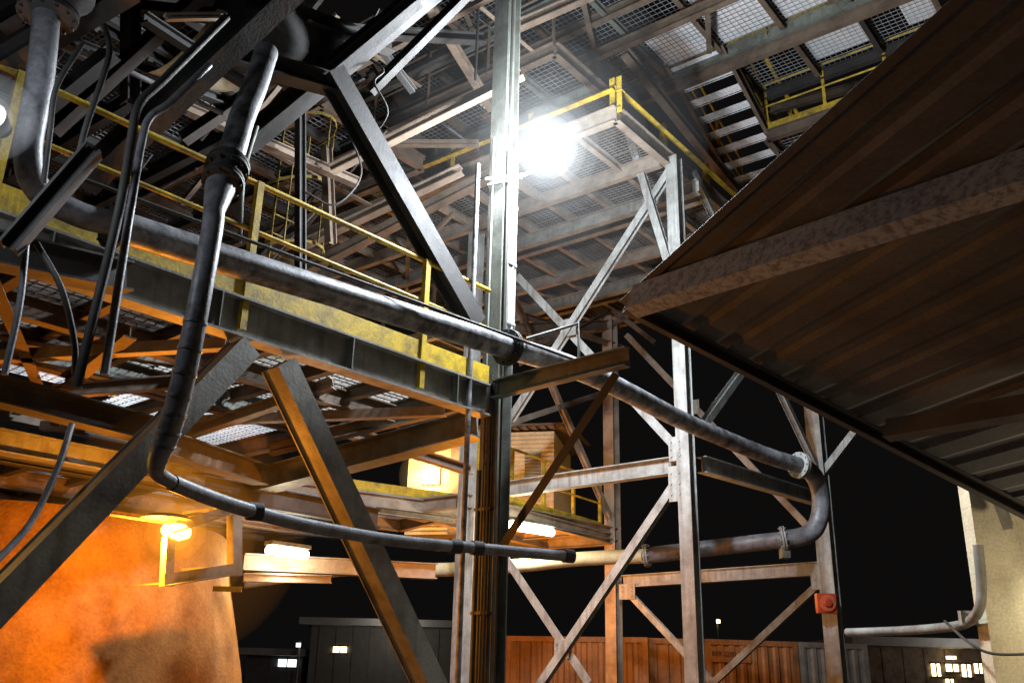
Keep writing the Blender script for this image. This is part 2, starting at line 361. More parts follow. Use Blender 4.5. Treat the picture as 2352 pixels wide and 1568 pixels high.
m = MB(); m.prism(Ls(.1), e0-AW*5-UP*.16, e0-AW*2.6+BW*4.2-UP*.16); part(wk, "brace", m, BROWN)
railing(wk, [deckO+BW*4.8+AW*3.2, deckO+BW*4.8+AW*9.4])
OL = Zp(-40, 990, 3.8)
dl = thing("lower_deck", OL, "low dark deck of deep beams beneath the walkway", "platform")
deck(dl, OL, AW, BW, 5.2, 2.6, bm=DARK, jm=BROWN, d=.26, ju=.75, jv=1.3, su=.1, sv=.12, gd=.02)
vl = thing("trestle_leg_pair", W(600, 830)-UP*4.2, "pair of sloping steel legs propping the walkway beam", "support")
def leg(a, b, prof, mat, nm="leg", off=0.):
    m = MB(); p = W(*a, off); q = W(*b, off); q = p+(q-p)*((p.z)/(p.z-q.z)); m.prism(prof, p, q, BW); part(vl, nm, m, mat)
leg((640, 838), (985, 1568), Hs(.2, .24, .016, .17), LGREY)
leg((560, 800), (-10, 1385), Hs(.2, .24, .016, .17), LGREY)
m = MB(); m.prism(Hs(.22, .2), W(758, 165), W(1088, 745), BW)
top("diagonal_brace", m, DARK, "heavy dark steel diagonal running down to the main column", "brace")
lb = Yp(655, 540, 12.2); lbz = Vector((lb.x, lb.y, 5.2))
lc = thing("ladder_cage", lbz, "dirty yellow caged access ladder beside the walkway", "ladder")
for s in (-.24, .24):
    m = MB(); m.prism(rect(.05, .012), lbz+A*s, lbz+A*s+UP*4.1); part(lc, "stile", m, YELD)
for i in range(13):
    m = MB(); m.tube([lbz+A*-.23+UP*(.2+i*.3), lbz+A*.23+UP*(.2+i*.3)], .012, 6); part(lc, "rung", m, YELD)
m = MB()
for z in (2.0, 3.0, 4.05):
    pts = [lbz+UP*z-B*(.75*math.sin(t*math.pi/10)) + A*(.42*math.cos(t*math.pi/10)) for t in range(11)]
    for a, b in zip(pts, pts[1:]): m.prism(rect(.008, .045), a, b)
for t in (2, 5, 8):
    p = lbz-B*(.75*math.sin(t*math.pi/10))+A*(.42*math.cos(t*math.pi/10)); m.prism(rect(.03, .008), p+UP*2.0, p+UP*4.05)
part(lc, "safety_hoop", m, YELD)

# ------------------------------------------------------------ main pipe
mp = thing("slurry_pipeline", Yp(1160, 795, 9.1)-UP*.3, "long dusty steel slurry pipe with bolted flanges and a drop elbow", "pipeline")
P = [(112, -20, 5.1), (92, 180, 5.1), (64, 350, 5.15), (92, 440, 5.3), (175, 490, 5.5), (258, 514, 5.7)]
m = MB(); m.tube(smooth([Yp(*p) for p in P]), [.085]*30+[.1], 20); part(mp, "elbow_pipe", m, RUB)
a = Yp(262, 517, 5.75); b = Yp(1166, 798, 9.0)
m = MB(); m.tube([a, b], [.112, .116], 24); part(mp, "pipe_run", m, PIPE)
c = [(1172, 799, 9.02), (1300, 838, 9.6), (1420, 890, 10.6), (1560, 962, 11.9), (1700, 1022, 13.0), (1780, 1052, 13.5), (1836, 1068, 13.8)]
cp = smooth([Yp(*p) for p in c]); m = MB(); m.tube(cp, .12, 24); part(mp, "curved_pipe", m, PIPE)
e = [(1842, 1070, 13.85), (1868, 1090, 14.05), (1884, 1130, 14.15), (1884, 1180, 14.2), (1868, 1218, 14.2), (1835, 1233, 14.2), (1800, 1238, 14.25)]
ep = smooth([Yp(*p) for p in e]); m = MB(); m.tube(ep, .135, 20); part(mp, "elbow", m, RUB)
r = [(1800, 1239, 14.25), (1700, 1250, 14.6), (1485, 1275, 15.1)]
rp = [Yp(*p) for p in r]; m = MB(); m.tube(rp, .125, 20); part(mp, "return_pipe", m, RUB)
r2 = [(1480, 1276, 15.1), (1330, 1283, 15.8), (1190, 1298, 16.2), (1000, 1308, 16.4), (800, 1306, 16), (560, 1334, 15.5)]
r2p = [Yp(*p) for p in r2]; m = MB(); m.tube(smooth(r2p), .115, 20); part(mp, "return_pipe", m, CREAM, "paler cream length of return pipe")  # this length has a paler cream colour than the other
for c_, r_ in ((a, .165), (b, .19)):
    m = MB(); m.flange(c_, b-a, r_, .022, 10); part(mp, "flange", m, DARK, "dark bolted flange pair")
for c_, d_, r_ in ((cp[-1], cp[-1]-cp[-2], .2), (ep[-1], ep[-1]-ep[-2], .2), (rp[-1], rp[-1]-rp[-2], .18)):
    m = MB(); m.flange(c_, d_, r_, .025, 10); part(mp, "flange", m, WHITE)
m = MB(); m.box(ep[-1]-UP*.2, .12, .18, .16); part(mp, "saddle", m, GREY)
m = MB(); m.tube([Yp(160, 400, 5.5), Yp(700, 600, 7.0), Yp(1330, 830, 9.3)], .015, 10)
top("conduit", m, DARK, "thin dark conduit running along the top of the pipe", "conduit")
m = MB(); m.tube([Yp(1210, 778, 9.0), Yp(1328, 743, 8.9), Yp(1330, 825, 8.9)], .018, 8)
top("bent_bracket", m, GREY, "small bent tube bracket on the pipe support arm", "bracket")
arm = thing("pipe_support_arm", C1+UP*4.2, "cantilevered steel arm with knee brace carrying the pipe", "bracket")
ap = (C1-A*.1, A)
m = MB(); a0 = Pp(1140, 898, *ap); a1 = Pp(1446, 822, *ap); m.prism(Cs(.1, .19, .012), a0, a1); part(arm, "channel", m, GREY)
m = MB(); m.prism(Ls(.09), Pp(1408, 852, *ap), Pp(1148, 1245, *ap), A); part(arm, "knee_brace", m, DARK)
m = MB(); p = Yp(1098, 378, 9.1); m.tube([p, Vector((p.x, p.y, .1))], .028, 12); m.box(Vector((p.x, p.y, .05)), .2, .2, .1)
top("stand_pipe", m, PIPE, "slim upright pipe standing in front of the main column", "pipe")

# ------------------------------------------------------------ drop hose
dh = thing("drop_pipe", Yp(365, 1080, 5.4), "worn pipe dropping from machinery then sweeping away under the walkway", "pipe")
P = [(612, 120, 6.2), (585, 200, 6.0), (556, 270, 5.8), (536, 340, 5.7), (522, 385, 5.6)]
hp = smooth([Yp(*p) for p in P]); m = MB(); m.tube(hp, .092, 22); part(dh, "feed_pipe", m, PIPE)
m = MB(); fl = hp[-1]; ax = (hp[-1]-hp[-2]).normalized()
m.flange(fl, ax, .148, .028, 10); m.tube([fl, fl+ax*.17], .11, 20); part(dh, "flange", m, DARK)
m = MB(); m.flange(fl+ax*.16, ax, .138, .02, 8); part(dh, "flange", m, DARK)
P = [(506, 430, 5.5), (492, 485, 5.35), (487, 530, 5.3), (460, 680, 5.2), (430, 830, 5.2), (400, 950, 5.25), (380, 1010, 5.3), (364, 1050, 5.35), (362, 1085, 5.45), (395, 1108, 5.6)]
R_ = [.1, .066, .066, .066, .068, .068, .068, .06, .046, .042]
pp = [Yp(*p) for p in P]; sp = smooth(pp, 5); rr = []
for i in range(len(R_)-1): rr += [R_[i]+(R_[i+1]-R_[i])*j/5 for j in range(5)]
rr.append(R_[-1]); m = MB(); m.tube(sp, rr, 22); part(dh, "dropper", m, RUB)
for i in (17, 19, 21, 23, 25, 28, 31):
    d = (sp[i+1]-sp[i]).normalized(); m = MB(); m.tube([sp[i]-d*.01, sp[i]+d*.01], rr[i]+.005, 22); part(dh, "band", m, PIPE)
P = [(395, 1108, 5.6), (470, 1138, 5.95), (560, 1168, 6.35), (700, 1205, 6.9), (900, 1240, 7.7), (1070, 1256, 8.3), (1200, 1268, 8.6), (1312, 1277, 8.9)]
tp = smooth([Yp(*p) for p in P]); m = MB(); m.tube(tp, .05, 16); part(dh, "outlet_hose", m, RUB)
for px, py, y in ((1045, 1254, 8.22), (1095, 1258, 8.38), (1305, 1276, 8.88), (585, 1174, 6.45)):
    q = Yp(px, py, y); d = (tp[-1]-tp[-8]).normalized(); m = MB(); m.tube([q-d*.05, q+d*.05], .064, 16); part(dh, "clamp", m, DARK)

# ------------------------------------------------------------ floodlight
LP = Yp(1255, 338, 9.15)
fl = thing("floodlight", LP-UP*.2, "blazing white floodlight on an arm off the main column", "floodlight")
fx = Vector((1, 0, .12)).normalized(); fn = Vector((0, -.94, -.34)).normalized(); fz = fx.cross(fn)
fz = fz if fz.z > 0 else -fz
m = MB()
for i in range(7):
    m.box(LP-fn*(.14)+fx*(-.18+.06*i), .012, .2, .34, (fx, fn, fz))
m.tube([LP-fn*.09, LP-fn*.03], .23, 24)
part(fl, "housing", m, GREY)
m = MB(); n = 28; lv = []
for sc, dz in ((1, -.03), (1, .0), (.92, .07), (.7, .13), (.35, .16)):
    lv += [LP+fx*math.cos(2*math.pi*k/n)*.28*sc+fz*math.sin(2*math.pi*k/n)*.23*sc+fn*dz for k in range(n)]
m.add(lv, [[i*n+k, i*n+(k+1) % n, (i+1)*n+(k+1) % n, (i+1)*n+k] for i in range(4) for k in range(n)]+[list(range(4*n, 5*n))], True)
part(fl, "lens", m, E_WH)
m = MB(); q = Yp(1115, 412, 9.3); m.tube([q, Yp(1205, 402, 9.25), LP+Vector((-.1, .3, -.1))], .022, 8); part(fl, "arm", m, GREY)
m = MB(); m.tube([Yp(1120, 425, 9.3), Yp(1200, 408, 9.25)], .015, 8); part(fl, "arm", m, GREY)
lamp("floodlight_source", LP+fn*.4, (.86, .93, 1), 1350, .16, fl)
lamp("floodlight_back_fill", LP+Vector((.1, .75, .0)), (.86, .93, 1), 1050, .16, fl)  # extra source added behind the housing to light what it would block
# nested glowing volumes added to imitate the glare halo round each lamp
def halo(c, radii, col, label):
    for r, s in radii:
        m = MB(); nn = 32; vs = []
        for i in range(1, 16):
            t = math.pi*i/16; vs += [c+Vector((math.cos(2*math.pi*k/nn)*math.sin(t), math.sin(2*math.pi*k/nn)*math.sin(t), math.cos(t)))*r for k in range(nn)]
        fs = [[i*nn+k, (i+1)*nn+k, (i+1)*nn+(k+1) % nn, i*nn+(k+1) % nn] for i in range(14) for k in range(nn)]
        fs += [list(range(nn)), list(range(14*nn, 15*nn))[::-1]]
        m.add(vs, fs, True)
        mt = bpy.data.materials.new("glare_halo_emission"); mt.use_nodes = True; t = mt.node_tree; t.nodes.clear()
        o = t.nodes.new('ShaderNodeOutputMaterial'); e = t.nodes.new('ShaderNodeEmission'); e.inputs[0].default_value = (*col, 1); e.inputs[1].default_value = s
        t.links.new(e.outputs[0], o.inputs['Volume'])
        ob = top("glare_halo", m, mt, label, "halo"); ob["kind"] = "stuff"
halo(LP, ((.36, .7), (.46, .45), (.6, .22), (.8, .09), (1.15, .035), (1.8, .014)), (.85, .93, 1), "added glare halo around the floodlight")

# ------------------------------------------------------------ sodium lamps + bracket
SL = Yp(405, 1220, 9.0)
sl = thing("sodium_lamp", SL, "glowing orange sodium lamp beside the concrete pier", "lamp")
m = MB(); m.tube([SL-A*.13+UP*.01, SL-A*.05, SL+A*.05, SL+A*.13], [.05, .08, .08, .05], 16); part(sl, "bulb_glass", m, E_OR)
m = MB(); hc = SL+Vector((-.08, -.06, 0)); m.tube([hc+UP*.10, hc+UP*.14], [.24, .18], 20); m.tube([SL+UP*.14, SL+UP*.2+A*.2, SL+A*.5+UP*.22], .015, 8); part(sl, "hood", m, GREY)
SOD = (1, .31, .02)
lamp("sodium_source", SL+Vector((-.17, -.15, -.12)), SOD, 300, .05, sl)
halo(SL, ((.18, 1.2), (.28, .6), (.45, .25), (.75, .08), (1.2, .02)), (1, .36, .03), "added glare halo around the sodium lamp")
q = C1+Vector((.05, 2.2, 2.9)); fill2 = thing("sodium_lamp", q, "unseen sodium fill light added behind the main column", "lamp")  # added light hidden behind the column; its bulb and hood are invented
m = MB(); m.tube([q-A*.1, q+A*.1], .06, 12); part(fill2, "bulb_glass", m, E_OR)  # invented bulb of the added fill light
m = MB(); m.tube([q+UP*.09, q+UP*.13], [.05, .04], 12); m.tube([q+UP*.13, q+UP*1.5], .015, 8); part(fill2, "hood", m, GREY)  # invented hood of the added fill light
lamp("sodium_source", q+Vector((-.2, .15, 0)), SOD, 190, .07, fill2)
q = Vector((-.2, 18.3, 3.3)); fill4 = thing("sodium_lamp", q, "unseen sodium fill light added under the hut floor", "lamp")  # added light kept out of sight, turns the rear tower column orange
m = MB(); m.tube([q-A*.1, q+A*.1], .06, 12); part(fill4, "bulb_glass", m, E_OR)  # bulb made for the added fill light
m = MB(); m.tube([q+UP*.09, q+UP*.13], [.06, .05], 12); m.tube([q+UP*.13, q+UP*1.0], .015, 8); part(fill4, "hood", m, GREY)  # hood made for the added fill light
lamp("sodium_source", q-UP*.15+Vector((.15, -.1, 0)), SOD, 480, .07, fill4)
q = Vector((-4.5, 6.1, 2.5)); fill3 = thing("sodium_lamp", q, "unseen sodium fill light added under the walkway near the pier", "lamp")  # added light outside the view, warms the left sloping leg
m = MB(); m.tube([q-A*.1, q+A*.1], .06, 12); part(fill3, "bulb_glass", m, E_OR)  # bulb made for the added fill light
m = MB(); m.tube([q+UP*.09, q+UP*.13], [.12, .08], 12); m.tube([q+UP*.13, q+UP*1.5], .015, 8); part(fill3, "hood", m, GREY)  # hood made for the added fill light
lamp("sodium_source", q-UP*.1, (1, .5, .08), 60, .07, fill3)
bk = thing("hanging_frame", Yp(460, 1340, 9.1), "open rectangular steel frame hanging under the walkway", "frame")
m = MB(); pr = Ls(.09, .01)
f = [Yp(378, 1345, 8.9), Yp(536, 1320, 9.5), Yp(536, 1178, 9.5), Yp(384, 1230, 8.9)]
m.prism(Ls(.11, .01), f[0], f[1]); m.prism(Ls(.11, .01), f[1], f[2]); m.prism(pr, f[0], f[3]); m.prism(pr, f[3]+UP*.02, f[2])
m.prism(pr, f[1], f[1]+B*.9+UP*.02); m.prism(pr, f[2], f[2]+B*.9)
part(bk, "angle_frame", m, LGREY)
m = MB(); m.add([f[0]+UP*.015, f[1]+UP*.015, f[1]+B*.7+UP*.015, f[0]+B*.7+UP*.015, f[0]+UP*.022, f[1]+UP*.022, f[1]+B*.7+UP*.022, f[0]+B*.7+UP*.022], [[0, 3, 2, 1], [4, 5, 6, 7], [0, 1, 5, 4], [1, 2, 6, 5], [2, 3, 7, 6], [3, 0, 4, 7]]); part(bk, "tray_plate", m, BROWN)
m = MB(); m.box(Yp(522, 1352, 9.4), .28, .02, .05); part(bk, "tag_plate", m, YEL)
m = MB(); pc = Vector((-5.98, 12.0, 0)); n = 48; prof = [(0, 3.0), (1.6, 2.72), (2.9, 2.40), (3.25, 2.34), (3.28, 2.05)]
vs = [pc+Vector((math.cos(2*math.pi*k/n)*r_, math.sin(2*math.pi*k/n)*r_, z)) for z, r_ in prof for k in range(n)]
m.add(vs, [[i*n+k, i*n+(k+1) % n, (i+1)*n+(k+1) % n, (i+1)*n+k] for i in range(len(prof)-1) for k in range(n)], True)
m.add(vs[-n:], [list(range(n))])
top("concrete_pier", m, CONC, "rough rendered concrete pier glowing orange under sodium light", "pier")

# ------------------------------------------------------------ back walkway (z 4.3)
bw = thing("rear_walkway", Zp(600, 1120, 4.3), "rear walkway with pale beam, yellow toe plate and rail", "walkway")
b0 = Zp(600, 1125, 4.3); b1 = Zp(1045, 1182, 4.3)
m = MB(); m.prism(Hs(.16, .3), b0, b1); part(bw, "main_beam", m, LGREY)
m = MB(); m.prism(rect(.01, .2), b0+UP*.27+(b1-b0)*.4, b1+UP*.27); part(bw, "toe_plate", m, YEL)
ub = (b1-b0).normalized(); vb = Vector((-ub.y, ub.x, 0))
deck(bw, b0+UP*.18-vb*.1, ub, vb, (b1-b0).length, 2.2, bm=PRIM, jm=PRIM, jv=9, su=.08)
deck(bw, C5+UP*4.5, (C4-C5).normalized(), -n54 if n54.x > 0 else n54, (C4-C5).length, 1.6, bm=PRIM, jm=PRIM, jv=9, su=.08)
railing(bw, [C5+UP*4.52+(C4-C5)*.05, C5+UP*4.52+(C4-C5)*.9], 1.0, 1.2)
ha = Yp(935, 1125, 20.5); hb_ = Yp(1272, 1110, 19.8); hd = (hb_-ha); hd.z = 0; hl = hd.length; hd.normalize(); hn = Vector((-hd.y, hd.x, 0))
ht = thing("control_hut", Vector((ha.x, ha.y, 4.5)), "small clad control hut lit warm beside the railing", "hut")
zc = 4.5
m = MB(); m.box(Vector((ha.x, ha.y, zc+1.1))+hd*hl/2+hn*1.2, hl, 2.4, 2.2, (hd, hn, UP))
for i in range(22): m.box(Vector((ha.x, ha.y, zc+.1+i*.095))+hd*hl/2-hn*.008, hl, .016, .02, (hd, hn, UP))
part(ht, "wall", m, CREAM)
m = MB()
for i in range(20):
    p = Vector((ha.x, ha.y, zc+2.22))+hd*(hl+.6)*(i/19)-hd*.2-hn*.25
    m.prism([(-.06, 0), (-.03, .05), (.03, .05), (.06, 0)], p, p+hn*3+UP*.3)
m.box(Vector((ha.x, ha.y, zc+2.3))+hd*hl/2+hn*1.2, hl+.5, 2.9, .05, (hd, hn, UP)); part(ht, "roof", m, BROWN)
m = MB()
for i in range(8): m.box(Vector((ha.x, ha.y, zc+1.2+i*.07))+hd*(hl*.86)-hn*.03, .35, .03, .04, (hd, hn, UP))
part(ht, "vent_louvre", m, GREY)
m = MB(); m.box(Vector((ha.x, ha.y, zc+1.0))+hd*(hl*.42)-hn*.02, .8, .05, 1.95, (hd, hn, UP)); part(ht, "door", m, PRIM)
def fluor(a, b, w, r=.05):
    t = thing("fluorescent_lamp", (a+b)/2, "lit fluorescent batten lamp hung below the walkway", "lamp", "fluorescent lamps under the walkways")
    m = MB(); m.tube([a, b], r, 12); part(t, "tube", m, E_FL)
    m = MB(); m.prism(rect(r*3, .05), a+UP*(r+.035), b+UP*(r+.035)); part(t, "housing", m, GREY)
    lamp("fluorescent_source", (a+b)/2-UP*.2+Vector((0, -.12, 0)), (1, .88, .6), w, .1, t)
fluor(Yp(615, 1262, 12.5), Yp(704, 1274, 13.0), 60, .06)
fluor(Yp(1165, 1205, 15.4), Yp(1268, 1222, 16.2), 90, .07)
q = Vector((ha.x, ha.y, zc+1.25))+hd*(hl*.17)-hn*.1
bl = thing("bulkhead_lamp", q-UP*.2, "warm square bulkhead lamp glowing by the hut wall", "lamp")
m = MB(); m.box(q, .34, .08, .3, (hd, hn, UP)); m.box(q-hn*.06, .28, .05, .24, (hd, hn, UP)); part(bl, "lens", m, E_FL)
m = MB(); m.box(q+hn*.06, .4, .04, .36, (hd, hn, UP)); part(bl, "back_box", m, GREY)
lamp("bulkhead_source", q-hn*.45, (1, .55, .16), 190, .15, bl)
halo(q, ((.25, .6), (.42, .25), (.7, .08)), (1, .62, .25), "added glare halo around the bulkhead lamp")

# ------------------------------------------------------------ roof awning
K = Yp(1436, 700, 6.0)
E1 = Zp(2225, 0, K.z); E2 = Yp(2352, 1172, 6.9)
r1 = (E1-K).normalized(); r2_ = (E2-K).normalized(); rn = r1.cross(r2_).normalized()
if rn.z < 0: rn = -rn
aw = thing("corrugated_awning", K, "grimy corrugated metal awning seen from beneath with flaking purlins", "awning")
m = MB(); per = .27; L2 = 6.0; L1 = 8.5; pts = []
i = 0
while i*per < L2:
    for fx_, h in ((0, 0), (.5, 0), (.66, .02), (.86, .02)): pts.append((i*per+fx_*per, h))
    i += 1
vs = []
for q, h in pts: vs.append(K+r2_*q+rn*(h+.03)); vs.append(K+r2_*q+rn*(h+.03)+r1*L1)
m.add(vs, [[2*i, 2*i+1, 2*i+3, 2*i+2] for i in range(len(pts)-1)])
part(aw, "sheeting", m, SHEET)
m = MB(); m.prism(Cs(.06, .1, .008), K-rn*.02, K+r2_*L2-rn*.02, rn); part(aw, "eaves_channel", m, ROOFB)
m = MB(); m.prism(Ls(.05, .004), K, K+r1*L1, rn); part(aw, "barge_trim", m, ROOFB)
pk = K-rn*.1
def onr(px, py, o=0.): return Pp(px, py, pk-rn*o, rn)
m = MB(); a_ = onr(1460, 692); b_ = onr(2352, 400); m.prism(rect(.12, .19), a_, a_+(b_-a_)*2.2, rn); part(aw, "purlin", m, MOTT, "mottled flaking tube purlin")
m = MB(); a_ = onr(2040, 988); b_ = onr(2352, 935); m.prism(rect(.08, .14), a_, a_+(b_-a_)*4, rn); part(aw, "purlin", m, ROOFB)
pa = Yp(2288, 1566, 8.6); q = Vector((pa.x, pa.y, 0))
pw = thing("blockwork_wall", q, "cream painted blockwork wall of the building under the awning", "wall")
m = MB()
for i in range(18):
    for j in range(9):
        m.box(q+Vector((.2+.4*j, .1, .1+.2*i)), .398, .2, .198)
m.box(q+Vector((1.85, .1, 1.8)), 3.68, .194, 3.58)
part(pw, "blockwork", m, CREAM)
P = [(1945, 1452, 10.5), (2060, 1448, 10), (2150, 1442, 9.4), (2215, 1432, 8.9), (2248, 1400, 8.5), (2254, 1340, 8.45), (2246, 1250, 8.4)]
m = MB(); m.tube(smooth([Yp(*p) for p in P]), .045, 12); m.box(Yp(2225, 1418, 8.8), .16, .06, .12); top("cable_duct", m, LGREY, "pale bent cable duct rising to the block wall", "duct")
top("slack_cable", MB().tube(smooth([Yp(*p) for p in [(2170, 1425, 9.2), (2220, 1470, 8.4), (2280, 1500, 8.2), (2400, 1500, 8)]]), .012, 8), DARK, "thin slack cable drooping to the block wall", "cable")
m = MB(); m.prism(Hs(.08, .1), Yp(2290, 1140, 8.2), Yp(2316, 1210, 8.3), A); top("wall_bracket", m, GREY, "short steel bracket on top of the block wall", "bracket")
wl = thing("wall_lamp", Vector((4.9, 8.4, 2.3)), "warm bulkhead lamp under the awning", "lamp")
m = MB(); m.tube([Vector((4.9, 8.4, 2.3)), Vector((4.9, 8.3, 2.3))], .1, 16); part(wl, "lens", m, E_FL)
lamp("wall_lamp_source", Vector((4.7, 6.9, 2.0)), (1, .80, .54), 72, .12, wl)

sr = thing("alarm_sounder", Yp(1896, 1400, 16.7), "red alarm sounder box with round horn on the tower column", "alarm")
q = Yp(1897, 1385, 16.8); m = MB(); m.box(q, .33, .14, .33); part(sr, "box", m, RED)
m = MB(); m.tube([q+Vector((0, -.07, 0)), q+Vector((0, -.11, 0))], [.13, .14], 20); part(sr, "horn", m, REDL)
m = MB(); m.tube([q+Vector((0, -.112, 0)), q+Vector((0, -.15, 0))], [.08, .06], 16); part(sr, "horn_core", m, RED)

# ------------------------------------------------------------ containers
def container(px0, px1, y0, y1, mat, label, text=None):
    p0 = xy(px0, y0); p1 = xy(px1, y1); d = (p1-p0); L = d.length; d.normalize(); n = Vector((-d.y, d.x, 0)); H = 2.59
    t = thing("shipping_container", p0, label, "container", "shipping containers across the yard")
    m = MB(); per = .27; pr = []; i = 0
    while i*per < L-.2:
        for fx, h in ((0, 0), (.3, 0), (.45, .035), (.8, .035)): pr.append((.1+i*per+fx*per, h))
        i += 1
    vs = []
    for s, h in pr:
        s = min(s, L-.1); vs.append(p0+d*s+n*(h+.03)+UP*.15); vs.append(p0+d*s+n*(h+.03)+UP*(H-.12))
    m.add(vs, [[2*i, 2*i+2, 2*i+3, 2*i+1] for i in range(len(pr)-1)])
    m.box(p0+d*L/2+n*1.3+UP*H/2, L-.1, 2.2, H-.1, (d, n, UP)); part(t, "wall", m, mat)
    m = MB()
    for s in (.06, L-.06): m.box(p0+d*s+n*.05+UP*H/2, .12, .12, H, (d, n, UP))
    for z in (.08, H-.06): m.box(p0+d*L/2+n*.05+UP*z, L-.24, .1, .12, (d, n, UP))
    part(t, "corner_frame", m, mat)
    if text:
        cu = bpy.data.curves.new("tmp", 'FONT'); cu.body = text; cu.size = .15; cu.extrude = .002
        to = bpy.data.objects.new("tmp", cu); COL.objects.link(to); bpy.context.view_layer.update()
        me = bpy.data.meshes.new_from_object(to.evaluated_get(bpy.context.evaluated_depsgraph_get())); bpy.data.objects.remove(to)
        mb = MB(); mb.add([p0+d*(v.co.x+.14)+UP*(v.co.y+2.22)-n*(.012+v.co.z) for v in me.vertices], [list(f.vertices) for f in me.polygons])
        part(t, "container_number", mb, BLACKP)
        m = MB(); m.box(p0+d*.6+n*.005+UP*2.26, 1.0, .02, .34, (d, n, UP)); part(t, "number_panel", m, mat)
container(1160, 1490, 23.5, 22.5, ORANGE, "corrugated orange lit shipping container")
container(1492, 1618, 22.8, 22.8, ORANGE, "narrow end of an orange lit container")
container(1624, 1838, 22.6, 23.0, ORANGE, "corrugated container stencilled with its number", "BER 2200 3")
container(1842, 2000, 23, 23.4, BLUEG, "plain grey shipping container")
cl = thing("yard_lamp", Vector((6.0, 19.5, 0)), "orange sodium yard lamp on a low post", "lamp")
lamp("yard_lamp_source", Vector((4.2, 20.3, 3.6)), (1, .48, .1), 90, .2, cl)
m = MB(); m.tube([Vector((6, 19.5, 0)), Vector((6, 19.5, 1.2))], .05, 10); m.box((6, 19.5, 1.25), .3, .2, .12); part(cl, "post", m, GREY)
def bld(px0, px1, y, h, label, wins, mat=PALE, wm=E_WIN, lw=0):
    p0 = xy(px0, y); p1 = xy(px1, y); L = p1.x-p0.x
    t = thing("site_building", p0, label, "building")
    m = MB(); m.box(Vector((p0.x+L/2, y+4, h/2)), L, 8, h)
    for i in range(int(L/.9)): m.box(Vector((p0.x+.45+i*.9, y-.02, h/2)), .06, .05, h-.1)
    part(t, "wall", m, mat)
    m = MB(); m.box(Vector((p0.x+L/2, y+3.2, h+.15)), L+.8, 9.4, .35); part(t, "roof", m, PALE)
    for (wx, z, ww, hh) in wins:
        p = xy(wx, y); m = MB(); m.box(Vector((p.x, y-.06, z)), ww, .06, hh); part(t, "window", m, wm)
        m = MB(); m.box(Vector((p.x, y-.08, z+hh/2+.04)), ww+.16, .08, .08); m.box(Vector((p.x, y-.08, z-hh/2-.04)), ww+.16, .08, .08); m.box(Vector((p.x, y-.11, z)), .05, .05, hh); part(t, "window_frame", m, DARK)
    if lw:
        q = Vector((p0.x+L*.6, y-3.0, h-.6)); lamp("eaves_lamp_source", q+UP*.5, (1, .88, .74), lw, .2, t)
        m = MB(); m.box(q+Vector((0, 2.6, .2)), .3, .3, .12); part(t, "eaves_lamp", m, E_WIN)
bld(705, 1040, 52, 4.1, "low pale flat roofed site building at night", [(775, 2.9, .7, .3)], mat=DIM, wm=E_WIN, lw=90)
bld(560, 690, 55, 2.6, "small dim office block with one cool lit window", [(656, 2.2, 1.0, .4)], mat=DIM, wm=E_WIN2)
bld(1960, 2330, 42, 3.3, "long low building with small glowing windows", [(2152, 2.4, .35, .5), (2190, 2.5, .5, .3), (2222, 2.4, .35, .5), (2250, 2.5, .3, .4), (2180, 1.9, .3, .3)], mat=BROWN, lw=60)
for px, py, y in ((685, 1485, 50), (1650, 1430, 60)):
    q = Yp(px, py, y); t = thing("distant_lamp", Vector((q.x, q.y, 0)), "small distant lamp on a slim pole", "lamp")
    m = MB(); m.tube([q, q+Vector((0, 0, .2))], .12, 10); part(t, "lamp_head", m, E_WIN2 if px < 1000 else E_WIN)
    m = MB(); m.tube([Vector((q.x, q.y+.3, 0)), Vector((q.x, q.y+.3, q.z+.3))], .06, 8); part(t, "post", m, GREY)

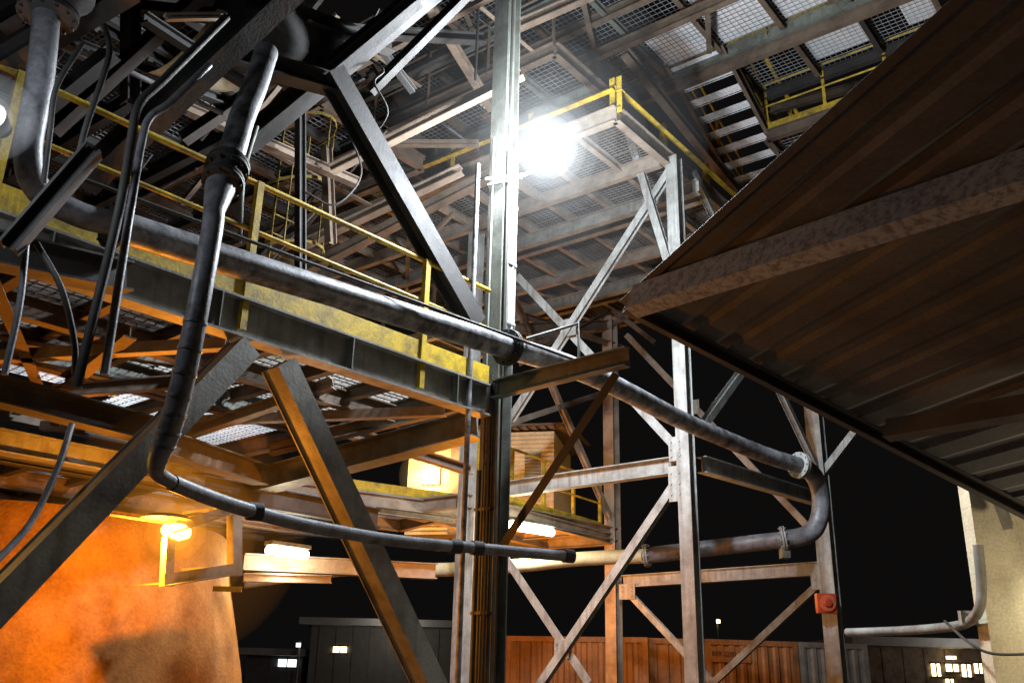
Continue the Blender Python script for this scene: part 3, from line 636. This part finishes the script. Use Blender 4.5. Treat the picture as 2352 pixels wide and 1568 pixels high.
# ------------------------------------------------------------ upper left machinery & clutter
def bm(nm, a, b, prof, mat, label, cat="beam", up=UP, group="dark beams of the overhead machinery frame"):
    m = MB(); m.prism(prof, Yp(*a), Yp(*b), up); return top(nm, m, mat, label, cat, group)
LD = "grimy dark steel beam of the overhead frame"
for a, b, s, mt in [
    ((190, 420, 6.8), (700, -60, 6.0), .2, DARK), ((560, 330, 8.2), (1000, -30, 7.6), .2, DARK), ((720, 200, 7.8), (960, 0, 7.4), .12, DARK),
    ((700, 40, 7.5), (900, 110, 8.2), .14, DARK), ((0, 150, 5.6), (300, -30, 5.3), .16, DARK), ((500, 120, 7), (780, 200, 7.8), .18, DARK),
    ((60, 60, 6.6), (560, 250, 8.6), .1, DARK), ((215, 345, 5.0), (20, 570, 4.9), .11, DARK), ((760, 390, 10.5), (1200, 170, 9.9), .12, BROWN),
    ((750, 340, 11.5), (760, 560, 11.5), .12, BROWN), ((700, 560, 12), (1060, 390, 11), .13, BROWN), ((850, 80, 9), (950, 210, 9.6), .08, DARK),
    ((380, 40, 5.5), (520, 38, 5.8), .05, PRIM), ((1080, -20, 8.4), (850, 210, 8.8), .1, DARK), ((330, 40, 6.3), (560, 190, 7.4), .09, DARK),
    ((700, 620, 14), (1130, 400, 12.4), .16, BROWN), ((690, 240, 10), (690, 620, 10), .1, DARK), ((600, 60, 9), (1110, 90, 11), .14, DARK), ((420, 320, 8.5), (760, 90, 8.2), .12, DARK),
    ((300, 240, 7.5), (300, -40, 7.5), .14, DARK), ((0, 330, 6.6), (260, 120, 6.4), .12, DARK), ((860, 330, 12), (1100, 330, 12), .09, BROWN), ((960, -30, 10), (1130, 250, 12), .12, BROWN),
    ((120, 300, 7.2), (480, -30, 7.0), .12, DARK), ((0, 60, 7), (200, -60, 6.8), .14, DARK), ((430, 250, 9.5), (820, 420, 11), .12, BROWN), ((150, 0, 7.6), (700, 60, 8), .12, DARK),
    ((1190, 60, 11), (1420, -40, 11), .14, BROWN), ((1740, 260, 15.5), (2000, 190, 16), .16, BROWN), ((1740, 100, 15), (1860, 310, 17), .07, YEL), ((1800, 190, 16), (1830, 330, 17), .07, YEL), ((1890, 30, 14), (2020, 130, 15.5), .14, DARK),
    ((1435, 120, 13.6), (1700, 450, 15.8), .16, BROWN), ((1400, 150, 14.5), (1640, 120, 15), .12, BROWN)]:
    bm("machinery_beam", a, b, Hs(s, s), mt, LD)
base = Zp(560, 250, 8.6)
for i in range(40):
    p = base+A*random.uniform(-1.6, 3.8)+B*random.uniform(-3.6, 3.6)+UP*random.uniform(-.4, 2.6)
    dr = random.choice((A, B, UP, (A+UP*.7).normalized(), (B-UP*.6).normalized(), B, A)); L = random.uniform(.8, 3.2)
    m = MB()
    if i % 3 == 0:
        m.prism(Ls(random.choice((.06, .08)), .008), p, p+dr*L); top("bracing_angle", m, DARK if i % 2 else BROWN, "small rusty bracing angle in the overhead machinery frame", "brace", "small bracing angles in the machinery frame")
    else:
        q2 = p+dr*L; m.tube([p, p+dr*L*.5-UP*.03, q2], random.choice((.012, .018, .025)), 8)
        top("service_conduit", m, RUB if i % 2 else DARK, "thin grimy service conduit threading the overhead frame", "conduit", "service conduits threading the overhead frame")
for a, b, s, mt, lb in [
    ((-30, 890, 7.6), (350, 990, 8.7), .22, DARK, "dark dusty beam under the walkway"), ((350, 1010, 9.0), (600, 1090, 11), .22, BROWN, "rusty beam under the walkway"),
    ((600, 1105, 11.4), (1095, 975, 9.8), .26, GREY, "deep grey girder under the walkway"), ((-20, 1010, 8.5), (620, 1130, 12), .2, GREY, "grey beam under the walkway"),
    ((-30, 570, 5.4), (290, 640, 6.2), .2, DARK, "dark dusty beam under the walkway"), ((300, 760, 7.4), (150, 880, 8.2), .12, BROWN, "pale beam glowing orange under the walkway"),
    ((0, 660, 7.2), (460, 800, 8.6), .14, PRIM, "pale beam glowing orange under the walkway"), ((415, 1000, 9.8), (765, 880, 9.2), .11, PRIM, "pale beam glowing orange under the walkway"),
    ((560, 1290, 13), (1000, 1312, 14), .2, PRIM, "pale pipe rack beam"), ((560, 1325, 12.5), (760, 1330, 13), .1, PRIM, "pale pipe rack beam"),
    ((0, 760, 7.6), (420, 830, 9), .12, BROWN, "rusty beam under the walkway"), ((120, 900, 8.4), (620, 860, 9.5), .12, BROWN, "rusty beam under the walkway"),
    ((620, 1030, 10.8), (1085, 920, 10.2), .14, BROWN, "rusty beam under the walkway"), ((700, 960, 10.4), (1080, 1080, 13), .12, BROWN, "rusty beam under the walkway")]:
    bm("under_beam", a, b, Hs(s, s*1.1), mt, lb, group="beams beneath the walkway")
def pole(pts, r, mat, nm, label, cat):
    m = MB(); m.tube(smooth([Yp(*p) for p in pts]), r, 12); return top(nm, m, mat, label, cat)
pole([(480, 150, 5.6), (400, 230, 5.4), (345, 270, 5.3), (325, 330, 5.25), (300, 480, 5.2), (240, 860, 5.2)], .026, RUB, "utility_pipe", "thin bent utility pipe hanging by the machinery", "pipe")
pole([(520, 40, 5.5), (380, 180, 5.2), (320, 240, 5.1), (300, 330, 5.1), (270, 500, 5.1), (175, 890, 5.1)], .029, DARK, "utility_pipe", "dark bent utility pipe hanging by the machinery", "pipe")
pole([(60, 560, 5.0), (45, 700, 5.0), (10, 860, 5.0)], .02, RUB, "hose", "thin grey hose hanging by the walkway", "hose")
pole([(85, 560, 5.0), (140, 660, 5.0), (170, 780, 5.1), (172, 860, 5.2)], .018, DARK, "hose", "thin dark hose hanging by the walkway", "hose")
pole([(165, 975, 6.2), (130, 1080, 6.0), (70, 1200, 5.8), (-10, 1290, 5.6)], .022, RUB, "hose", "hose curling down past the concrete pier", "hose")
pole([(240, 60, 5.2), (250, 130, 5.1), (195, 300, 5), (170, 420, 5)], .02, DARK, "hose", "dark hose hanging from the machinery", "hose")
pole([(190, 100, 5), (130, 200, 4.9), (115, 300, 4.9), (100, 420, 5)], .018, DARK, "hose", "dark hose hanging from the machinery", "hose")
pole([(205, 120, 7), (350, 190, 7.4), (510, 260, 8)], .025, PIPE, "utility_pipe", "slim grey pipe crossing the machinery", "pipe")
pole([(590, 290, 8), (560, 400, 8), (550, 560, 8)], .024, GREY, "utility_pipe", "slim grey upright pipe behind the railing", "pipe")
pole([(870, 20, 8), (830, 110, 8), (880, 160, 8), (860, 190, 8), (890, 260, 8.2), (840, 330, 8.4)], .012, DARK, "cable", "loose black cable looping below the gallery", "cable")
pole([(800, 300, 10), (830, 400, 10), (770, 470, 10), (700, 440, 10)], .012, DARK, "cable", "loose black cable looping below the gallery", "cable")
pole([(250, 1180, 8.6), (500, 1215, 9.6), (780, 1235, 10.4), (1010, 1262, 11.5)], .018, DARK, "conduit", "thin conduit strung below the walkway", "conduit")
q = Yp(650, 90, 7.8); dm = thing("drive_drum", q, "dark round drive drum in the overhead machinery", "machine")
m = MB(); m.tube([q-A*.5, q+A*.6], .42, 28); part(dm, "shell", m, DARK)
m = MB(); m.flange(q-A*.52, A, .5, .03, 12); part(dm, "end_flange", m, DARK)
q = Yp(115, 10, 5.1); dm = thing("valve_body", q, "black cast valve body above the pipe elbow", "valve")
m = MB(); m.tube([q+UP*.45, q+UP*.1, q-UP*.05], [.26, .26, .12], 24); part(dm, "body", m, DARK)
m = MB(); m.flange(q-UP*.06, UP, .19, .03, 12); part(dm, "flange", m, DARK)
hq = Yp(430, -40, 8.6); hp_ = thing("feed_hopper", hq, "big dark ribbed steel hopper above the machinery floor", "hopper")
m = MB(); tops = [hq+A*x*1.9+B*y*2.6+UP*1.6 for x, y in ((-1, -1), (1, -1), (1, 1), (-1, 1))]; bots = [hq+A*x*.7+B*y*1.2-UP*.3 for x, y in ((-1, -1), (1, -1), (1, 1), (-1, 1))]
m.add(tops+bots, [[i, (i+1) % 4, 4+(i+1) % 4, 4+i] for i in range(4)]); part(hp_, "shell", m, DARK)
m = MB()
for i in range(4):
    for t in (.25, .5, .75):
        a1_ = tops[i].lerp(tops[(i+1) % 4], t); b1_ = bots[i].lerp(bots[(i+1) % 4], t); m.prism(rect(.06, .06), a1_, b1_)
part(hp_, "stiffener_rib", m, DARK)
m = MB(); n = 14; vs = []
c0 = Yp(290, 170, 7.6); c1 = Yp(500, 20, 7.4)
for i in range(n+1):
    t = i/n; p = c0+(c1-c0)*t - UP*.25*math.sin(math.pi*t)
    vs += [p, p+A*.9+UP*.3]
m.add(vs, [[2*i, 2*i+1, 2*i+3, 2*i+2] for i in range(n)], True)
top("discharge_chute", m, CREAM, "curved dusty plate chute among the overhead machinery", "chute")
q = Yp(-22, 268, 4.6)
ll = thing("side_floodlight", q, "white floodlight beside the machinery frame", "floodlight")
m = MB(); m.tube([q, q+Vector((0, -.05, 0)), q+Vector((0, -.09, 0))], [.06, .05, .03], 16); part(ll, "lens", m, E_WH)
m = MB(); m.tube([q, q+Vector((0, .15, 0))], [.09, .05], 16); part(ll, "housing", m, DARK)
lamp("side_floodlight_source", q+Vector((0, -.3, 0)), (.84, .92, 1), 26, .1, ll)
halo(q, ((.12, .8), (.25, .3)), (.85, .93, 1), "added glare halo around the side floodlight")
